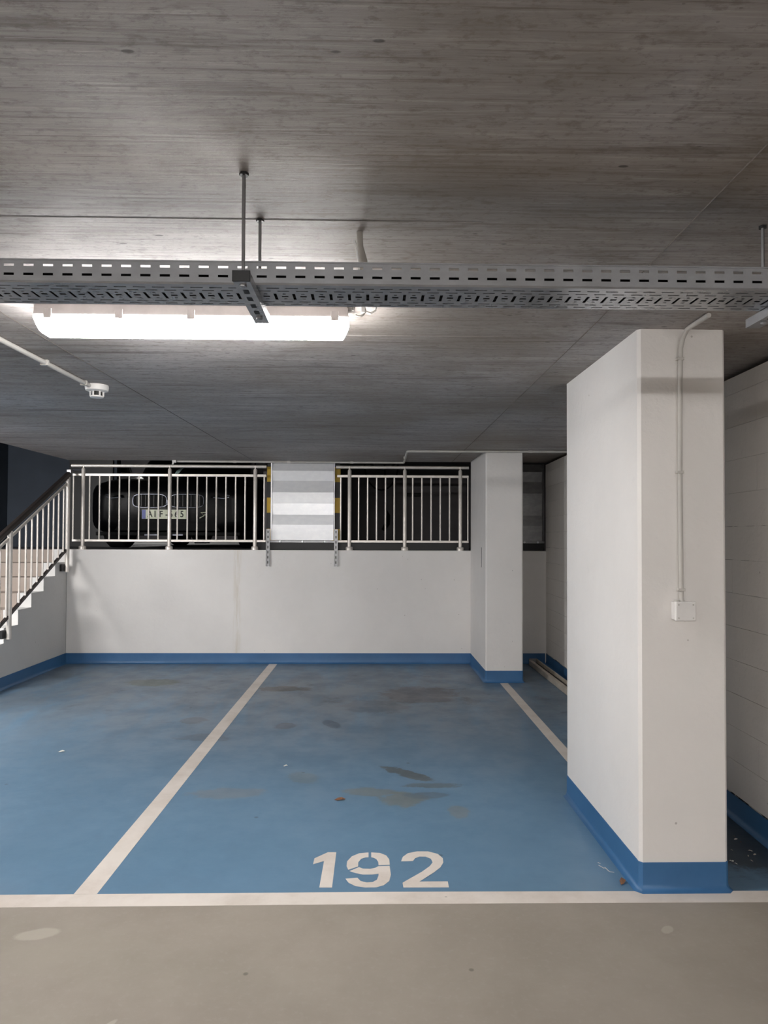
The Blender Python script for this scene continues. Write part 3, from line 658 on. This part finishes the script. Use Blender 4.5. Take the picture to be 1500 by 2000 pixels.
for s in (-1, 1):
    xo, xi = CX + 0.012 + s * 0.415, CX + 0.012 + s * 0.022
    z0, z1 = CZ + 0.487, CZ + 0.643; zc = (z0 + z1) / 2; hz = (z1 - z0) / 2; ctr = (xo + xi) / 2; hx = abs(xo - xi) / 2
    path = []
    for k in range(28):
        a = 2 * PI * k / 28; n = 4.0
        path.append((ctr + hx * math.copysign(abs(math.cos(a)) ** (2 / n), math.cos(a)), CY - 0.012, zc + hz * math.copysign(abs(math.sin(a)) ** (2 / n), math.sin(a))))
    g = MB().loft([[(p[0], CY + 0.03, p[2]) for p in path], [(p[0], CY - 0.006, p[2]) for p in path]]).build('grille', 'rubber', car)
    MB().tube(path, 0.0045, 6, True).build('grille_frame', 'chrome', g)
    for k in range(7): box('grille_slat', 'dark_steel', g, ctr - hx + 0.05 + k * (2 * hx - 0.1) / 6 - 0.005, ctr - hx + 0.05 + k * (2 * hx - 0.1) / 6 + 0.005, CY - 0.012, CY - 0.006, z0 + 0.012, z1 - 0.012)
    hl = MB().loft([[(CX + s * x, CY + y, CZ + z) for x, y, z in ((.50, .004, .60), (.70, .02, .585), (.86, .10, .60), (.87, .11, .64), (.70, .03, .645), (.52, .006, .632))], [(CX + s * x, CY + y - 0.022, CZ + z) for x, y, z in ((.51, .004, .603), (.70, .02, .59), (.85, .10, .603), (.86, .11, .637), (.70, .03, .64), (.53, .006, .629))]]).build('headlight', 'car_glass', car)
    MB().tube([(CX + s * .54, CY - 0.019, CZ + .606), (CX + s * .66, CY - 0.008, CZ + .596), (CX + s * .72, CY + 0.0, CZ + .612)], 0.006, 6).build('daylight_strip', 'head_glass', hl)
    MB().tube([(CX + s * .69, CY - 0.004, CZ + .634), (CX + s * .78, CY + 0.025, CZ + .63), (CX + s * .84, CY + 0.065, CZ + .612)], 0.006, 6).build('daylight_strip', 'head_glass', hl)
    for wy in (0.85, 3.75):
        xc = CX + s * 0.84
        def wring(x, r): return [(x, CY + wy + r * math.cos(2 * PI * k / 24), CZ + 0.345 + r * math.sin(2 * PI * k / 24)) for k in range(24)]
        ty = MB().loft([wring(xc - .125, .27), wring(xc - .125, .325), wring(xc - .10, .345), wring(xc + .10, .345), wring(xc + .125, .325), wring(xc + .125, .27)]).build('tyre', 'rubber', car)
        MB().loft([wring(xc + s * .10, .26), wring(xc + s * .132, .24), wring(xc + s * .128, .06)]).build('rim', 'chrome', ty)
    MB().loft([[(CX + s * x, CY + y, CZ + z) for x, y, z in ((.95, 1.50, 1.02), (1.10, 1.48, 1.03), (1.12, 1.48, 1.13), (.98, 1.50, 1.14))], [(CX + s * x, CY + y, CZ + z) for x, y, z in ((.95, 1.62, 1.04), (1.06, 1.62, 1.05), (1.07, 1.62, 1.11), (.98, 1.62, 1.12))]]).build('side_mirror', 'car_paint', car, bevel=0.01)
MB().prism([(CX - .62, CZ + .215), (CX + .62, CZ + .215), (CX + .55, CZ + .31), (CX - .55, CZ + .31)], 'y', CY - 0.004, CY + 0.06).build('lower_grille', 'rubber', car)
MB().prism([(CX + .20, CZ + .06), (CX + .34, CZ + .06), (CX + .40, CZ + .21), (CX + .13, CZ + .21)], 'y', CY + 0.5, CY + 0.7).build('skid_plate', 'rubber', car)
box('front_lip', 'rubber', car, CX - .85, CX + .85, CY + .03, CY + .30, CZ + .155, CZ + .20, 0.01)
PLX = -2.419
pl = box('license_plate', 'plate', car, PLX - .26, PLX + .26, CY - 0.022, CY - 0.008, CZ + .351, CZ + .461, 0.002)
box('blue_band', 'plate_blue', pl, PLX - .258, PLX - .215, CY - 0.0232, CY - 0.0218, CZ + .353, CZ + .459)
def text_mesh(name, s, size, loc, mat, parent, xscale=1.0):
    cu = bpy.data.curves.new('t', 'FONT'); cu.body = s; cu.size = size; cu.extrude = 0.0006; cu.align_x = 'CENTER'; cu.align_y = 'CENTER'; cu.resolution_u = 3; cu.offset = 0.002
    tmp = bpy.data.objects.new('t', cu); col.objects.link(tmp)
    me = bpy.data.meshes.new_from_object(tmp.evaluated_get(bpy.context.evaluated_depsgraph_get()))
    bpy.data.objects.remove(tmp); bpy.data.curves.remove(cu)
    me.name = name; me.materials.clear(); me.materials.append(M[mat])
    ob = bpy.data.objects.new(name, me); col.objects.link(ob); ob.rotation_euler = (PI / 2, 0, 0); ob.scale = (xscale, 1, 1)
    o = Vector((0, 0, 0)); q = parent
    while q is not None: o += q.location; q = q.parent
    ob.parent = parent; ob.location = Vector(loc) - o
    return ob
for ch, xx in zip('AIF-665', (-.165, -.105, -.035, .03, .08, .145, .21)): text_mesh('letter', ch, 0.105, (PLX + xx, CY - 0.0235, CZ + .406), 'ink', pl, 0.85)
EX, EZ = -1.958, CZ + 0.398
em = MB().tube([(EX + .045, CY - 0.02, EZ + .034), (EX - .030, CY - 0.02, EZ + .030), (EX + .010, CY - 0.02, EZ - .004), (EX - .045, CY - 0.02, EZ - .036)], 0.0065, 6).build('emblem', 'plate', car)
MB().tube([(EX + .012, CY - 0.02, EZ + .012), (EX + .045, CY - 0.02, EZ - .016)], 0.005, 6).build('emblem_stroke', 'plate', em)
MB().tube([(CX - .001, CY - 0.02, CZ + .575), (CX + .008, CY - 0.02, CZ + .53), (CX - .03, CY - 0.02, CZ + .495)], 0.007, 6).build('grille_trim', 'chrome', car)
for x0, z0, w_ in ((-2.66, .115, .16), (-2.33, .115, .12)): box('towing_tab', 'head_glass', car, x0, x0 + w_, CY + .028, CY + .04, CZ + z0 + .04, CZ + z0 + .058)
MB().loft([[(x, 9.585 + (z - 2.18) * 1.0 + dy, z + 0.012) for x, z in ((-2.645, 2.19), (-2.61, 2.20), (-2.525, 2.345), (-2.55, 2.345), (-2.625, 2.28))] for dy in (0.0, 0.003)]).build('windscreen_light_patch', 'light_patch', car)  # added pale patch standing for light seen through the windscreen

# ------------------------------------------------------------------ charging cable on the deck wall
ch = thing('charging_cable', (0.2, 10.58, 1.5), 'black cable hanging in loops on the dark wall beyond the railing', 'cable')
def arc(cx, cz, rx, rz, a0, a1, n=16): return [(cx + rx * math.cos(a0 + (a1 - a0) * k / n), 10.575, cz + rz * math.sin(a0 + (a1 - a0) * k / n)) for k in range(n + 1)]
MB().tube(arc(0.19, 2.55, 0.19, 0.14, PI, 2 * PI), 0.016, 8).build('loop', 'rubber', ch)
MB().tube(arc(0.17, 2.48, 0.25, 0.38, PI, 2 * PI), 0.012, 8).build('loop', 'rubber', ch)
MB().tube([(0.22, 10.575, 2.48), (0.235, 10.575, 2.1), (0.24, 10.575, 1.80)], 0.014, 8).build('hanging_lead', 'rubber', ch)
MB().tube([(0.24, 10.57, 1.80), (0.27, 10.56, 1.72), (0.26, 10.56, 1.60), (0.20, 10.56, 1.50)], [0.016, 0.035, 0.04, 0.03], 8).build('plug', 'rubber', ch)
wx = thing('wall_box', (0.66, 10.59, 2.0), 'small black box on the dark wall behind the pillar railing', 'box')
box('housing', 'rubber', wx, 0.556, 0.763, 10.55, 10.60, 2.008, 2.06, 0.005)
box('cover', 'dark_steel', wx, 0.57, 0.75, 10.545, 10.55, 2.014, 2.054, 0.001)

# ------------------------------------------------------------------ things lying on the floor
fr = thing('floor_rail', (1.80, 6.4, 0), 'beige metal rail lying on the floor along the block wall', 'rail')
box('channel', 'beige_rail', fr, 1.755, 1.792, 4.6, 7.80, 0.001, 0.055, 0.004)
box('groove', 'ink', fr, 1.7925, 1.838, 4.62, 7.78, 0.001, 0.030)
box('upstand', 'beige_rail', fr, 1.8385, 1.852, 4.6, 7.80, 0.001, 0.066, 0.002)
box('end_plate', 'galv_dark', fr, 1.757, 1.850, 7.801, 7.812, 0.001, 0.070, 0.002)
def scrap(name, mat, x, y, s, ang, label, cat, group=None, lift=0.010):
    c, d = math.cos(ang), math.sin(ang); pts = [(-1, 0, .1), (-.4, .45, .5), (.3, .4, .9), (1, 0, .3), (.35, -.45, .6), (-.45, -.4, .2)]
    top = [(x + s * (a * c - b * d), y + s * (a * d + b * c), 0.0022 + lift * h) for a, b, h in pts]
    m = MB().loft([[(p[0], p[1], p[2] - 0.0012) for p in top], top])
    return tag(m.build(name, mat, None, smooth=False), label, cat, group)
scrap('dry_leaf', 'leaf', -0.152, 3.815, 0.030, 0.1, 'curled brown leaf on the blue floor left of the grey stain', 'leaf')
scrap('dry_leaf', 'leaf', 1.032, 2.89, 0.022, 0.9, 'small brown leaf at the foot of the column corner', 'leaf', lift=0.02)
scrap('paper_scrap', 'paper', -1.989, 4.67, 0.020, 0.3, 'tiny white scrap in the bay by the stairs', 'litter')
scrap('paper_scrap', 'paper', -0.506, 4.37, 0.013, 0.0, 'tiny white scrap beside the long divider line', 'litter')
for i in range(16):
    x, y = random.uniform(1.50, 1.72), random.uniform(2.98, 3.42)
    scrap('litter_scrap', random.choice(['paper', 'leaf', 'beige_rail']), x, y, random.uniform(0.004, 0.009), random.uniform(0, 3), 'tiny scrap among the litter between the column and the block wall', 'litter', 'litter behind the column', 0.004)
cm = thing('chalk_mark', (1.015, 3.0, 0), 'faint white scratch marks on the blue floor beside the column skirting', 'mark')
for a, b in (((0.985, 3.05), (1.0, 3.02)), ((1.005, 3.03), (1.012, 2.99)), ((1.012, 2.99), (1.03, 2.985)), ((0.998, 3.065), (0.990, 3.075))):
    v = Vector((b[0] - a[0], b[1] - a[1])).normalized() * 0.002
    MB().prism([(a[0] - v.y, a[1] + v.x), (a[0] + v.y, a[1] - v.x), (b[0] + v.y, b[1] - v.x), (b[0] - v.y, b[1] + v.x)], 'z', 0.0002, 0.0008).build('stroke', 'line', cm, smooth=False)
